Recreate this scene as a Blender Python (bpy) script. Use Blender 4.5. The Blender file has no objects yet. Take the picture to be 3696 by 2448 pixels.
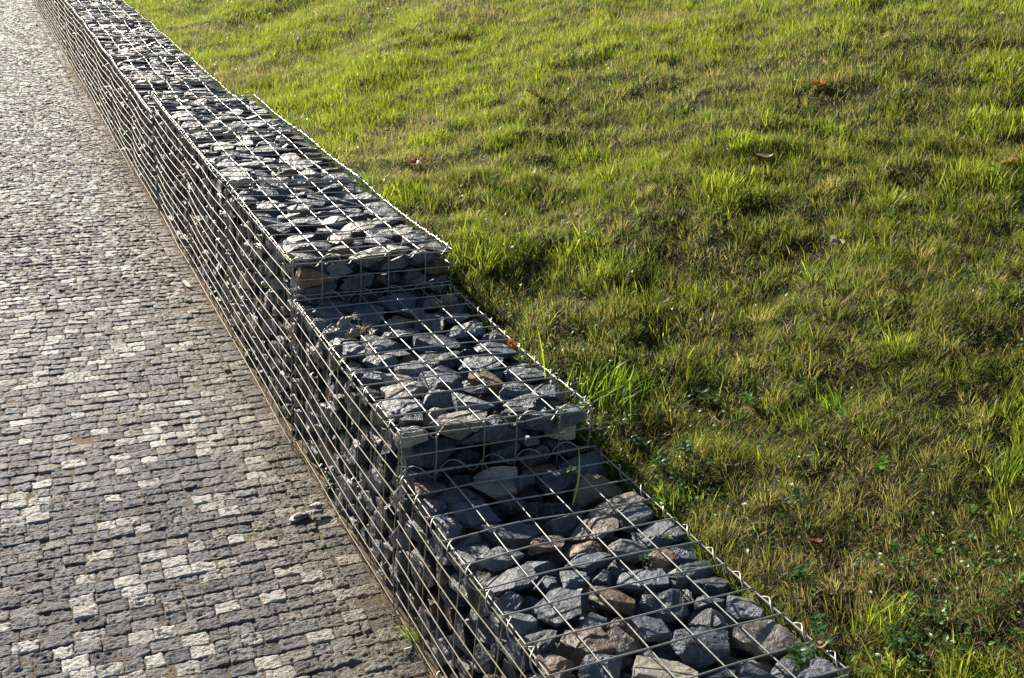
import bpy, bmesh, math, itertools
import numpy as np
from mathutils import Matrix, Vector

# ------------------------------------------------------------------ camera, sky, sun, exposure
C = bpy.context.scene.collection
scn = bpy.context.scene
CAM = np.array([-0.7778, -1.1253, 1.2170]); YAW, PITCH, ROLL = 0.4672, 0.3745, 0.0685
def cam_basis():
    cy, sy, cp, sp = math.cos(YAW), math.sin(YAW), math.cos(PITCH), math.sin(PITCH)
    f = np.array([sy*cp, cy*cp, -sp]); r = np.array([cy, -sy, 0.]); u = np.cross(r, f)
    cr, sr = math.cos(ROLL), math.sin(ROLL)
    return r*cr+u*sr, u*cr-r*sr, f
RV, UV, FV = cam_basis()
cd = bpy.data.cameras.new('camera'); cam = bpy.data.objects.new('camera', cd); C.objects.link(cam)
cam.matrix_world = Matrix(((RV[0], UV[0], -FV[0], CAM[0]), (RV[1], UV[1], -FV[1], CAM[1]), (RV[2], UV[2], -FV[2], CAM[2]), (0, 0, 0, 1)))
cd.sensor_width = 36; cd.lens = 3882.3/3696*36; cd.clip_start = .02; cd.clip_end = 2000
scn.camera = cam
SUN_EL, SUN_AZ = math.radians(21), math.radians(9)          # sun ahead of the camera, a little left of the wall's line
TS = np.array([-math.sin(SUN_AZ)*math.cos(SUN_EL), math.cos(SUN_AZ)*math.cos(SUN_EL), math.sin(SUN_EL)])
w = bpy.data.worlds.new('World'); scn.world = w; w.use_nodes = True
nt = w.node_tree; bg = nt.nodes['Background']; sk = nt.nodes.new('ShaderNodeTexSky')
sk.sky_type = 'NISHITA'; sk.sun_disc = False; sk.sun_elevation = SUN_EL; sk.sun_rotation = -SUN_AZ
sk.air_density = 1.0; sk.dust_density = .6
nt.links.new(sk.outputs[0], bg.inputs[0]); bg.inputs[1].default_value = .05
sl = bpy.data.lights.new('sun', 'SUN'); sl.energy = 5.0; sl.angle = math.radians(.55); sl.color = (1, .915, .79)
so = bpy.data.objects.new('sun', sl); C.objects.link(so); so.location = (0, 0, 8)
so.rotation_euler = Vector(TS).to_track_quat('Z', 'Y').to_euler()
scn.view_settings.view_transform = 'Standard'; scn.view_settings.look = 'None'
scn.view_settings.exposure = 1.15; scn.view_settings.gamma = 1
rng = np.random.default_rng(7)

# ------------------------------------------------------------------ numeric helpers
def project(P):
    d = np.atleast_2d(P)-CAM; z = d@FV
    return np.stack([.5+1.05040*(d@RV)/z, .5-1.58590*(d@UV)/z, z], -1)      # u,v in 0..1 of the frame, depth
def _h(i, j, k, s):
    n = (i*374761393+j*668265263+k*2147483647+s*974711) & 0xffffffff
    n = ((n ^ (n >> 13))*1274126177) & 0xffffffff
    return ((n ^ (n >> 16)) & 0xffff)/65535.
def vn(P, s=0):                                                              # value noise, -1..1
    P = np.asarray(P, float)
    if P.shape[1] == 2: P = np.concatenate([P, np.zeros((len(P), 1))], 1)
    I = np.floor(P).astype(np.int64); f = P-I; f = f*f*(3-2*f); o = 0
    for a in (0, 1):
        for b in (0, 1):
            for c in (0, 1):
                o = o+_h(I[:, 0]+a, I[:, 1]+b, I[:, 2]+c, s)*(f[:, 0] if a else 1-f[:, 0])*(f[:, 1] if b else 1-f[:, 1])*(f[:, 2] if c else 1-f[:, 2])
    return o*2-1
def fbm(P, s=0, o=3):
    r = 0; a = 1; P = np.asarray(P, float)
    for i in range(o): r = r+a*vn(P*2**i, s+i*17); a *= .5
    return r/(2-2*.5**o)*1.0
def smooth(x, a, b): t = np.clip((x-a)/(b-a), 0, 1); return t*t*(3-2*t)
def mesh_obj(name, V, F, m, parent=None, col=None, shade=False, nside=None):
    """V (n,3), F int array (m,3|4) or list of such arrays -> ONE mesh object"""
    me = bpy.data.meshes.new(name); Fs = F if isinstance(F, list) else [F]
    V = np.asarray(V, np.float32)
    me.vertices.add(len(V)); me.vertices.foreach_set('co', V.ravel())
    loops = np.concatenate([f.ravel() for f in Fs]).astype(np.int32)
    tot = np.concatenate([np.full(len(f), f.shape[1]) for f in Fs]).astype(np.int32)
    st = np.concatenate([[0], np.cumsum(tot)[:-1]]).astype(np.int32)
    me.loops.add(len(loops)); me.loops.foreach_set('vertex_index', loops)
    me.polygons.add(len(tot)); me.polygons.foreach_set('loop_start', st); me.polygons.foreach_set('loop_total', tot)
    me.update(calc_edges=True)
    me.polygons.foreach_set('use_smooth', np.full(len(tot), shade)); 
    if col is not None:
        a = me.color_attributes.new('tone', 'FLOAT_COLOR', 'POINT')
        c = np.ones((len(V), 4), np.float32); c[:, :3] = col; a.data.foreach_set('color', c.ravel())
    me.materials.append(m)
    o = bpy.data.objects.new(name, me); C.objects.link(o)
    if parent: o.parent = parent
    return o
def tag(o, label=None, cat=None, group=None, kind=None):
    if label: o['label'] = label
    if cat: o['category'] = cat
    if group: o['group'] = group
    if kind: o['kind'] = kind
    return o
def empty(name, loc):
    o = bpy.data.objects.new(name, None); C.objects.link(o); o.location = loc; o.empty_display_size = .05; return o
class Acc:
    def __init__(s): s.V = []; s.F = {}; s.C = []; s.n = 0
    def add(s, V, F, col=None):
        V = np.asarray(V, float); F = np.asarray(F)
        s.F.setdefault(F.shape[1], []).append(F+s.n); s.V.append(V); s.n += len(V)
        if col is not None: s.C.append(np.broadcast_to(np.asarray(col, float), (len(V), 3)))
    def build(s, name, m, parent=None, shade=False):
        return mesh_obj(name, np.concatenate(s.V), [np.concatenate(f) for f in s.F.values()], m, parent, np.concatenate(s.C) if s.C else None, shade)
def tube(acc, P, r, n=6):
    P = np.asarray(P, float); T = np.gradient(P, axis=0); T /= np.linalg.norm(T, axis=1)[:, None]+1e-12
    ref = np.array([0, 0, 1.]) if abs(T[:, 2]).mean() < .8 else np.array([1., 0, 0])
    A = np.cross(T, ref); A /= np.linalg.norm(A, axis=1)[:, None]+1e-12; B = np.cross(T, A)
    a = np.arange(n)*2*math.pi/n
    V = P[:, None]+r*(A[:, None]*np.cos(a)[None, :, None]+B[:, None]*np.sin(a)[None, :, None]); V = V.reshape(-1, 3)
    k = len(P); i = np.arange(k-1)[:, None]*n; j = np.arange(n)[None]; j2 = (j+1) % n
    F = np.stack([i+j, i+j2, i+n+j2, i+n+j], -1).reshape(-1, 4)
    acc.add(V, F)
    cap = np.stack([np.zeros(n-2, int), np.arange(1, n-1), np.arange(2, n)], 1)
    acc.add(np.concatenate([V[:n], V[-n:]]), np.concatenate([cap, cap[:, ::-1]+n]))

# ------------------------------------------------------------------ materials
class N:
    def __init__(s, name):
        s.m = bpy.data.materials.new(name); s.m.use_nodes = True; s.t = s.m.node_tree; s.b = s.t.nodes['Principled BSDF']; s.out = s.t.nodes['Material Output']
    def n(s, typ, **k):
        x = s.t.nodes.new(typ)
        for a, v in k.items():
            if a.startswith('i_'):
                x.inputs[int(a[2:]) if a[2:].isdigit() else a[2:]].default_value = v
            else: setattr(x, a, v)
        return x
    def l(s, a, b): s.t.links.new(a, b)
    def noise(s, scale, detail=4, vec=None, rough=.6, dist=0):
        x = s.n('ShaderNodeTexNoise'); x.inputs['Scale'].default_value = scale; x.inputs['Detail'].default_value = detail
        x.inputs['Roughness'].default_value = rough; x.inputs['Distortion'].default_value = dist
        if vec is not None: s.l(vec, x.inputs['Vector'])
        return x.outputs[0]
    def ramp(s, src, stops):
        r = s.n('ShaderNodeValToRGB'); e = r.color_ramp.elements
        while len(e) < len(stops): e.new(.5)
        for q, (p, c) in zip(e, stops): q.position = p; q.color = (*c, 1) if len(c) == 3 else c
        s.l(src, r.inputs[0]); return r.outputs[0]
    def mix(s, a, b, fac, mode='MIX'):
        x = s.n('ShaderNodeMix', data_type='RGBA', blend_type=mode)
        for sock, v in ((x.inputs[0], fac), (x.inputs[6], a), (x.inputs[7], b)):
            if hasattr(v, 'links'): s.l(v, sock)
            else: sock.default_value = v if not isinstance(v, tuple) else (*v, 1)
        return x.outputs[2]
    def bump(s, h, dist, strength=1, nrm=None):
        x = s.n('ShaderNodeBump'); x.inputs['Distance'].default_value = dist; x.inputs['Strength'].default_value = strength
        s.l(h, x.inputs['Height'])
        if nrm: s.l(nrm, x.inputs['Normal'])
        return x.outputs[0]
def obj_coord(m): return m.n('ShaderNodeNewGeometry').outputs['Position']
def mat_stone():
    m = N('slate_stone'); pos = obj_coord(m)
    tone = m.n('ShaderNodeVertexColor', layer_name='tone').outputs[0]
    big = m.noise(14, 5, pos, .65, .4); fine = m.noise(120, 6, pos, .75)
    c = m.mix(tone, m.ramp(big, [(.3, (.45, .47, .52)), (.5, (1, 1, 1)), (.72, (1.5, 1.45, 1.35))]), 1., 'MULTIPLY')
    c = m.mix(c, m.ramp(fine, [(.25, (.6, .6, .62)), (.55, (1, 1, 1)), (.8, (1.4, 1.38, 1.35))]), .5, 'MULTIPLY')
    rust = m.ramp(m.noise(9, 4, pos, .6, .8), [(.62, (0, 0, 0)), (.75, (1, 1, 1))])
    c = m.mix(c, (.20, .115, .062), m.mix((0, 0, 0), rust, .35))
    wv = m.n('ShaderNodeTexWave'); wv.inputs['Scale'].default_value = 9; wv.inputs['Distortion'].default_value = 9; wv.inputs['Detail'].default_value = 3
    m.l(pos, wv.inputs['Vector'])
    vein = m.ramp(wv.outputs[0], [(.965, (0, 0, 0)), (.995, (1, 1, 1))])
    c = m.mix(c, (.36, .36, .36), m.mix((0, 0, 0), vein, .22))
    m.l(c, m.b.inputs['Base Color']); m.b.inputs['Roughness'].default_value = .5
    m.b.inputs['Specular IOR Level'].default_value = .42
    n1 = m.bump(m.noise(38, 7, pos, .6, .8), .010); n2 = m.bump(fine, .0006, 1, n1)
    m.l(n2, m.b.inputs['Normal']); return m.m
def mat_wire():
    m = N('galvanised_wire'); pos = obj_coord(m)
    c = m.ramp(m.noise(60, 4, pos), [(.3, (.27, .27, .25)), (.7, (.46, .45, .41))])
    m.l(c, m.b.inputs['Base Color']); m.b.inputs['Metallic'].default_value = .55; m.b.inputs['Roughness'].default_value = .42
    m.l(m.bump(m.noise(300, 3, pos), .0003), m.b.inputs['Normal']); return m.m
def mat_paver():
    m = N('granite_sett'); pos = obj_coord(m)
    tone = m.n('ShaderNodeVertexColor', layer_name='tone').outputs[0]
    fine = m.noise(260, 6, pos, .8); mid = m.noise(45, 5, pos, .6)
    c = m.mix(tone, m.ramp(fine, [(.28, (.35, .36, .4)), (.5, (1, 1, 1)), (.72, (1.75, 1.7, 1.6))]), .9, 'MULTIPLY')
    c = m.mix(c, m.ramp(mid, [(.3, (.75, .76, .8)), (.7, (1.2, 1.18, 1.12))]), .7, 'MULTIPLY')
    m.l(c, m.b.inputs['Base Color']); m.b.inputs['Roughness'].default_value = .66; m.b.inputs['Specular IOR Level'].default_value = .3
    mp = m.n('ShaderNodeMapping'); mp.inputs['Scale'].default_value = (.55, 1.25, 1); m.l(pos, mp.inputs['Vector'])
    n1 = m.bump(m.noise(150, 7, mp.outputs[0], .62, .6), .019); m.l(m.bump(fine, .0016, 1, n1), m.b.inputs['Normal']); return m.m
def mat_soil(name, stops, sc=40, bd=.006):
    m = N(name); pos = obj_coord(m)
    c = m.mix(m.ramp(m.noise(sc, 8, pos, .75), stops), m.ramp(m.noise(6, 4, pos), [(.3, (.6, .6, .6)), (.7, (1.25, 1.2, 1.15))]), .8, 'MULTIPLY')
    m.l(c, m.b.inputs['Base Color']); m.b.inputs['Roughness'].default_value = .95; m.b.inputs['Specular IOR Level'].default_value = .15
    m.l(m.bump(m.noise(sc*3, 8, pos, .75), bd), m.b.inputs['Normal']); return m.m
def mat_leaf(name, trans=.45, rough=.38, gain=1.6, spec=.5):
    m = N(name); tone = m.n('ShaderNodeVertexColor', layer_name='tone').outputs[0]
    m.l(tone, m.b.inputs['Base Color']); m.b.inputs['Roughness'].default_value = rough; m.b.inputs['Specular IOR Level'].default_value = spec
    t = m.n('ShaderNodeBsdfTranslucent'); g = m.mix(tone, (gain, gain*1.02, gain*.7), 1., 'MULTIPLY'); m.l(g, t.inputs[0])
    x = m.n('ShaderNodeMixShader'); x.inputs[0].default_value = trans
    m.l(m.b.outputs[0], x.inputs[1]); m.l(t.outputs[0], x.inputs[2]); m.l(x.outputs[0], m.out.inputs[0]); return m.m
M_STONE, M_WIRE, M_PAVER = mat_stone(), mat_wire(), mat_paver()
M_WIRE2 = M_WIRE.copy(); M_WIRE2.name = 'side_shade_wire'  # darker tan copy for path-side wires; dim grazing light painted into the colour
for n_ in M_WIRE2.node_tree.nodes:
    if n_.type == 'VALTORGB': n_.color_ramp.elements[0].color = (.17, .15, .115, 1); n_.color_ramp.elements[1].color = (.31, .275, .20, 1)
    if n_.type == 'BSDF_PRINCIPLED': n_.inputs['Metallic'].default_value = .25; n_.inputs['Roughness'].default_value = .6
M_SAND = mat_soil('joint_sand', [(.3, (.10, .075, .05)), (.55, (.27, .21, .145)), (.8, (.48, .41, .31))], 180, .004)
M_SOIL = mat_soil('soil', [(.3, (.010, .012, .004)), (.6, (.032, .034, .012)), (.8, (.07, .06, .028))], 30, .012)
M_GRASS = mat_leaf('grass_blade', .50, .45, 1.9, .35); M_WEED = mat_leaf('weed_leaf', .36, .42, 1.7, .45)
M_DRY = mat_leaf('dry_leaf', .3, .6, 1.3, .3)
M_BUTT = N('paper'); M_BUTT.b.inputs['Base Color'].default_value = (.78, .74, .66, 1); M_BUTT.b.inputs['Roughness'].default_value = .7
M_BUTT = M_BUTT.m

# ------------------------------------------------------------------ wall layout (metres; y runs away along the wall, x into the bank)
YS = .9352; GZ = -.385
#      first, last grid metre, z front, z back, x front, x back, width
SEC = dict(C=(0, 1, 0, -.002, .006, 0, .505), B=(1, 2, .103, .112, 0, -.002, .497), A=(2, 5, .2285, .249, -.006, .005, .507), D=(5, 18, .159, .262, -.002, .004, .515))
BASKETS = [('C', 0), ('B', 1), ('A', 2), ('A', 3), ('A', 4)]+[('D', k) for k in range(5, 18)]
def secf(s, Y):                                     # Y in grid metres -> x0, y, z, width of the top face
    a, b, z0, z1, x0, x1, wd = SEC[s]; t = (Y-a)/(b-a)
    z = z0+(z1-z0)*t
    if s == 'D': z = np.where(Y < 9, .159+(.2207-.159)*(Y-5)/4, .2207+.006*(Y-9))
    return x0+(x1-x0)*t, Y*YS, z, wd
def sag(s, Y, x):
    fy = Y-np.floor(Y-1e-9); amp = {'C': .004, 'B': .004, 'A': .007, 'D': .016}[s]
    return -amp*4*fy*(1-fy)*1.0
def topP(s, Y, lat):                                # point on the top mesh: lat in 0..1
    x0, y, z, wd = secf(s, Y); x = x0+lat*wd
    q = np.stack([x*6+0*y, y*3.1, 0*y+SEC[s][0]], -1)
    return np.stack([x+.004*vn(np.stack([x*9, y*4, 0*y+3], -1), 4)*(lat > .02)*(lat < .98), y, z+sag(s, Y, x)+.005*vn(q, 3)], -1)
def sideP(s, Y, z):                                 # point on the side mesh facing the path
    x0, y, zt, wd = secf(s, Y); fy = Y-np.floor(Y-1e-9); fz = np.clip((zt-z)/.6, 0, 1)
    b = .009*4*fy*(1-fy)*np.sin(np.pi*np.clip(fz*1.1+.1, 0, 1))+.005*vn(np.stack([y*3, z*5+0*y, 0*y+9], -1), 6)
    return np.stack([x0-.006-b, y, z+.003*vn(np.stack([y*3.3, z*40+0*y, 0*y], -1), 8)+0*y], -1)
def helix(acc, P, rad, pitch, r=.0019, ph=0, ref=(0, 0, 1), flat=1.):
    P = np.asarray(P, float); L = np.linalg.norm(P[-1]-P[0]); n = max(8, int(L/pitch*16)); t = np.linspace(0, 1, n)
    ti = t*(len(P)-1); Q = np.stack([np.interp(ti, np.arange(len(P)), P[:, k]) for k in range(3)], -1)
    T = P[-1]-P[0]; T = T/np.linalg.norm(T); A = np.cross(T, ref); A /= np.linalg.norm(A); B = np.cross(T, A)
    a = ph+2*math.pi*t*L/pitch; Rr = rad*(1+.12*vn(np.stack([t*L*7, 0*t, 0*t+ph], -1), 12))
    tube(acc, Q+(A*np.cos(a)[:, None]+B*(flat*np.sin(a))[:, None])*Rr[:, None], r, 5)
WR = .0018
def wire_basket(s, k, label):
    Y0 = float(k); Y1 = k+1.; z0 = float(secf(s, np.array([Y0]))[2][0]); x0 = SEC[s][4]
    root = empty('gabion_basket', (0, Y0*YS, GZ)); tag(root, label, 'gabion basket', 'wire gabion baskets of the stepped wall')
    inv = Matrix.Translation((0, -Y0*YS, -GZ))
    def fin(a, name):
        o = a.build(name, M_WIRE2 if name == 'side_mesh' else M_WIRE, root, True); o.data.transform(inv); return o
    near = k < 5; dn = 40 if near else 22
    Y = np.linspace(Y0+.012, Y1-.012, dn)
    a = Acc()                                                    # top panel
    for i in range(6):
        lat = np.full(dn, i/5.); 
        if i == 0: lat += .0
        P = topP(s, Y, lat); P[:, 2] -= WR*.9
        tube(a, P, WR)
    for j in range(11):
        yy = Y0+np.clip(j/10., .013, .987); la = np.linspace(-.008, 1.008, 22); Yw = yy+.004*vn(np.stack([la*3, 0*la+j*7.3+k, 0*la], -1), 21)
        P = topP(s, np.clip(Yw, Y0+.005, Y1-.005), la); P[:, 2] += WR*.9
        tube(a, P, WR)
    fin(a, 'top_mesh')
    a = Acc()                                                    # side panel
    zs = np.arange(0, 16)*.05
    for q in zs:
        if z0-q < GZ-.02: break
        P = sideP(s, Y, secf(s, Y)[2]-q-.011); P[:, 0] -= WR; tube(a, P, WR*.9)
    for j in range(11):
        yy = Y0+np.clip(j/10., .015, .985); zz = np.linspace(z0-.008, GZ-.02, 14)
        yv = np.full(14, yy)+.003*vn(np.stack([zz*5, 0*zz+j*3.1+k, 0*zz], -1), 22)
        P = sideP(s, yv, zz); P[:, 0] += WR; tube(a, P, WR*.85)
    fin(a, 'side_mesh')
    a = Acc()                                                    # mesh against the bank
    for q in (.011, .061, .111):
        P = topP(s, Y, np.full(dn, 1.)); P[:, 0] += .008; P[:, 2] -= q; tube(a, P, WR)
    for j in range(11):
        yy = Y0+np.clip(j/10., .015, .985); P = topP(s, np.full(3, yy), np.full(3, 1.)); P[:, 0] += .005; P[:, 2] += np.array([0, -.08, -.16]); tube(a, P, WR)
    fin(a, 'bank_side_mesh')
    def cross(Yc, front, zdrop, dz=0.):                          # panel across the wall at Yc
        a = Acc(); la = np.linspace(0, 1, 18)
        P = topP(s, np.full(18, Yc), la); P[:, 1] -= .004*front; P[:, 2] -= .011
        q = 0
        while q < zdrop+.001:
            R = P.copy(); R[:, 2] -= q; R[:, 1] += .002*vn(np.stack([la*4, 0*la+q*70, 0*la], -1), 31); R[:, 2] += .003*vn(np.stack([la*5, 0*la+q*90+k, 0*la], -1), 32); tube(a, R, WR); q += .05
        for i in range(6):
            R = P[int(round(i/5*17))][None]+np.array([[0, 0, .012], [0, 0, -zdrop*.5], [0, 0, -zdrop-.03]]); R[:, 0] += [0, .002, -.002]; tube(a, R, WR)
        fin(a, 'end_mesh')
    if k in (0, 1, 2): cross(Y0+.008, 1, .145 if k else .38)
    if k == 4: cross(Y1-.008, -1, .12)
    elif k != 0 and k != 1: cross(Y1-.01, -1, .0)
    a = Acc(); e = np.linspace(Y0+.0, Y1-.0, 14); ec = np.clip(e, Y0+.01, Y1-.01)   # spiral binders
    P = topP(s, ec, np.zeros(14)); P[:, 0] -= .001; P[:, 2] -= .006; helix(a, P, .0145, YS/10, .0018, .4, flat=.9); fin(a, 'spiral_binder')
    a = Acc(); P = topP(s, ec, np.ones(14)); P[:, 0] += .004; P[:, 2] -= .006; helix(a, P, .0105, YS/10, .0016, 2., flat=.9); fin(a, 'spiral_binder')
    if k in (1, 2):
        for dz in (0, -(.103 if k == 1 else .117)):
            a = Acc(); P = topP(s, np.full(10, Y0+.012), np.linspace(-.01, 1.0, 10)); P[:, 1] -= .006; P[:, 2] += dz-.005
            helix(a, P, .0145, .1, .0018, 1.+k, flat=1.1); fin(a, 'spiral_binder')
        a = Acc(); P = np.stack([np.full(8, x0+.002), np.full(8, Y0*YS+.004), np.linspace(z0, z0-.12, 8)], -1); helix(a, P, .011, .13, .0018, .8, ref=(1, 0, 0)); fin(a, 'spiral_binder')
    if k >= 2:
        a = Acc(); P = topP(s, np.full(10, Y1-.012), np.linspace(0, 1.0, 10)); helix(a, P, .0125, .1, .0018, 1.5+k); fin(a, 'spiral_binder')
    a = Acc(); zz = np.linspace(z0-.02, GZ, 8); P = sideP(s, np.full(8, Y1-.006), zz); P[:, 0] -= .002; helix(a, P, .010, .11, .0018, k, ref=(1, 0, 0)); fin(a, 'spiral_binder')
    if near:                                                     # bent ends of the bracing wires
        for j, (fy, fz) in enumerate([(.33, .17), (.67, .33)] if k != 1 else [(.3, .26), (.72, .13), (.63, .38)]):
            if z0-fz < GZ: continue
            a = Acc(); c = sideP(s, np.array([Y0+fy]), np.array([z0-fz]))[0]
            t = np.linspace(0, 1, 12); an = t*5.2
            P = np.stack([c[0]-.004-.010*np.sin(an)*1., c[1]+.010*np.cos(an)-.006, c[2]+.006-.012*t], -1)
            P = np.concatenate([P, P[-1:]+np.array([[-.010, -.028+.02*(j % 2), .002]])]); tube(a, P, .0018); fin(a, 'tie_wire')
ORD = ['first', 'second', 'third', 'fourth', 'fifth', 'sixth', 'seventh', 'eighth', 'ninth', 'tenth', 'eleventh', 'twelfth', 'thirteenth', 'fourteenth', 'fifteenth', 'sixteenth', 'seventeenth', 'eighteenth']
BNAME = {0: 'lowest basket', 1: 'middle step basket', 2: 'top step basket', 3: 'fourth basket', 4: 'fifth basket'}
for k in range(5, 18): BNAME[k] = '%s basket beyond the drop' % ORD[k-5]
BLAB = {0: 'lowest wire basket of dark stones, nearest the camera at the bottom of the picture',
        1: 'middle step wire basket, one step above the lowest, with a pale stone lying on top',
        2: 'top step wire basket whose front end forms the highest step',
        3: 'fourth wire basket, directly behind the top step basket at the same height',
        4: 'fifth wire basket, its far edge standing above the lower far run'}
for k in range(5, 18): BLAB[k] = 'wire basket in the far lower run, %s one beyond the drop in height' % ORD[k-5]
for s, k in BASKETS: wire_basket(s, k, BLAB[k])

# ------------------------------------------------------------------ stones: packed angular blocks
COMB = {n: np.array(list(itertools.combinations(range(n), 3))) for n in range(4, 32)}
def polytope(Nm, D):                               # vertices of {x : Nm x <= D}
    c = COMB[len(Nm)]; A = Nm[c]; b = D[c]; det = np.linalg.det(A); ok = np.abs(det) > 1e-4
    X = np.linalg.solve(A[ok], b[ok][..., None])[..., 0]
    return X[(X@Nm.T <= D+1e-7).all(1)]
def hull(P):
    bm = bmesh.new()
    for p in P: bm.verts.new(p)
    bmesh.ops.remove_doubles(bm, verts=bm.verts, dist=.0015)
    r = bmesh.ops.convex_hull(bm, input=bm.verts)
    bmesh.ops.delete(bm, geom=[g for g in set(r['geom_interior']+r['geom_unused']) if isinstance(g, bmesh.types.BMVert)], context='VERTS')
    bmesh.ops.triangulate(bm, faces=bm.faces); bm.verts.index_update()
    V = np.array([v.co[:] for v in bm.verts]); F = np.array([[v.index for v in f.verts] for f in bm.faces]); bm.free()
    return V, F
def subdiv(V, F, relax=0.):
    E = np.sort(np.concatenate([F[:, [0, 1]], F[:, [1, 2]], F[:, [2, 0]]]), 1); U, inv = np.unique(E, axis=0, return_inverse=True); inv = inv.ravel()
    n = len(V); m = len(F); a, b, c = inv[:m]+n, inv[m:2*m]+n, inv[2*m:]+n
    V2 = np.concatenate([V, (V[U[:, 0]]+V[U[:, 1]])/2])
    F2 = np.concatenate([np.stack([F[:, 0], a, c], 1), np.stack([F[:, 1], b, a], 1), np.stack([F[:, 2], c, b], 1), np.stack([a, b, c], 1)])
    if relax:
        S = np.zeros_like(V2); K = np.zeros(len(V2))
        for i, j in ((0, 1), (1, 2), (2, 0)):
            np.add.at(S, F2[:, i], V2[F2[:, j]]); np.add.at(S, F2[:, j], V2[F2[:, i]]); np.add.at(K, F2[:, i], 1); np.add.at(K, F2[:, j], 1)
        V2 = V2*(1-relax)+relax*S/np.maximum(K, 1)[:, None]
    return V2, F2
def rough_stone(P, lev, seed, amp=.004, cap=None):
    V, F = hull(P)
    for i in range(lev): V, F = subdiv(V, F, (.07, .06, .04, .05)[i])
    c = V.mean(0); nrm = V-c; nrm /= np.linalg.norm(nrm, axis=1)[:, None]+1e-9
    r = np.random.default_rng(seed); ax = r.normal(size=3)*[.5, .5, 1]; ax /= np.linalg.norm(ax)
    Q = V-c+r.uniform(0, 50, 3); Q = Q+np.outer((Q@ax), ax)*2.2        # cleavage layers across ax
    d = amp*(.7*fbm(Q*20, seed % 91, 2)+.9*np.round(3*vn(Q*15, seed % 83))/3+.30*vn(Q*70, seed % 57)+.12*vn(Q*150, 5))
    V = V+nrm*d[:, None]
    if cap is not None: V[:, 2] = np.minimum(V[:, 2], cap-.0015+.25*(V[:, 2]-cap).clip(-1, 0)*0)
    return V, F
# colour of special stones the photo shows: (x, y, z) on the wall -> rgb, words
TONES = {'slate': ((.080, .093, .12), 'blue-grey'), 'grey': ((.145, .155, .17), 'grey'), 'dark': ((.04, .045, .058), 'near-black'), 'warm': ((.20, .18, .15), 'warm grey'),
         'brown': ((.175, .115, .078), 'rusty brown'), 'pale': ((.42, .39, .34), 'pale mottled')}
SPECIAL = [((.315, .56, 0), 'brown'), ((.10, .28, 0), 'brown'), ((.21, .61, 0), 'brown'), ((.17, .26, 0), 'warm'), ((.25, .08, 0), 'pale'), ((.40, .36, 0), 'brown'), ((.03, .94, .05), 'pale'),
           ((-.01, .93, -.05), 'brown'), ((.05, 1.87, .18), 'brown'), ((.15, 1.05, .1), 'warm'), ((.12, 1.2, .1), 'warm'), ((.3, 2.3, .23), 'pale')]
stones = []                                         # dicts: V,F,col,centre,surface,basket
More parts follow.
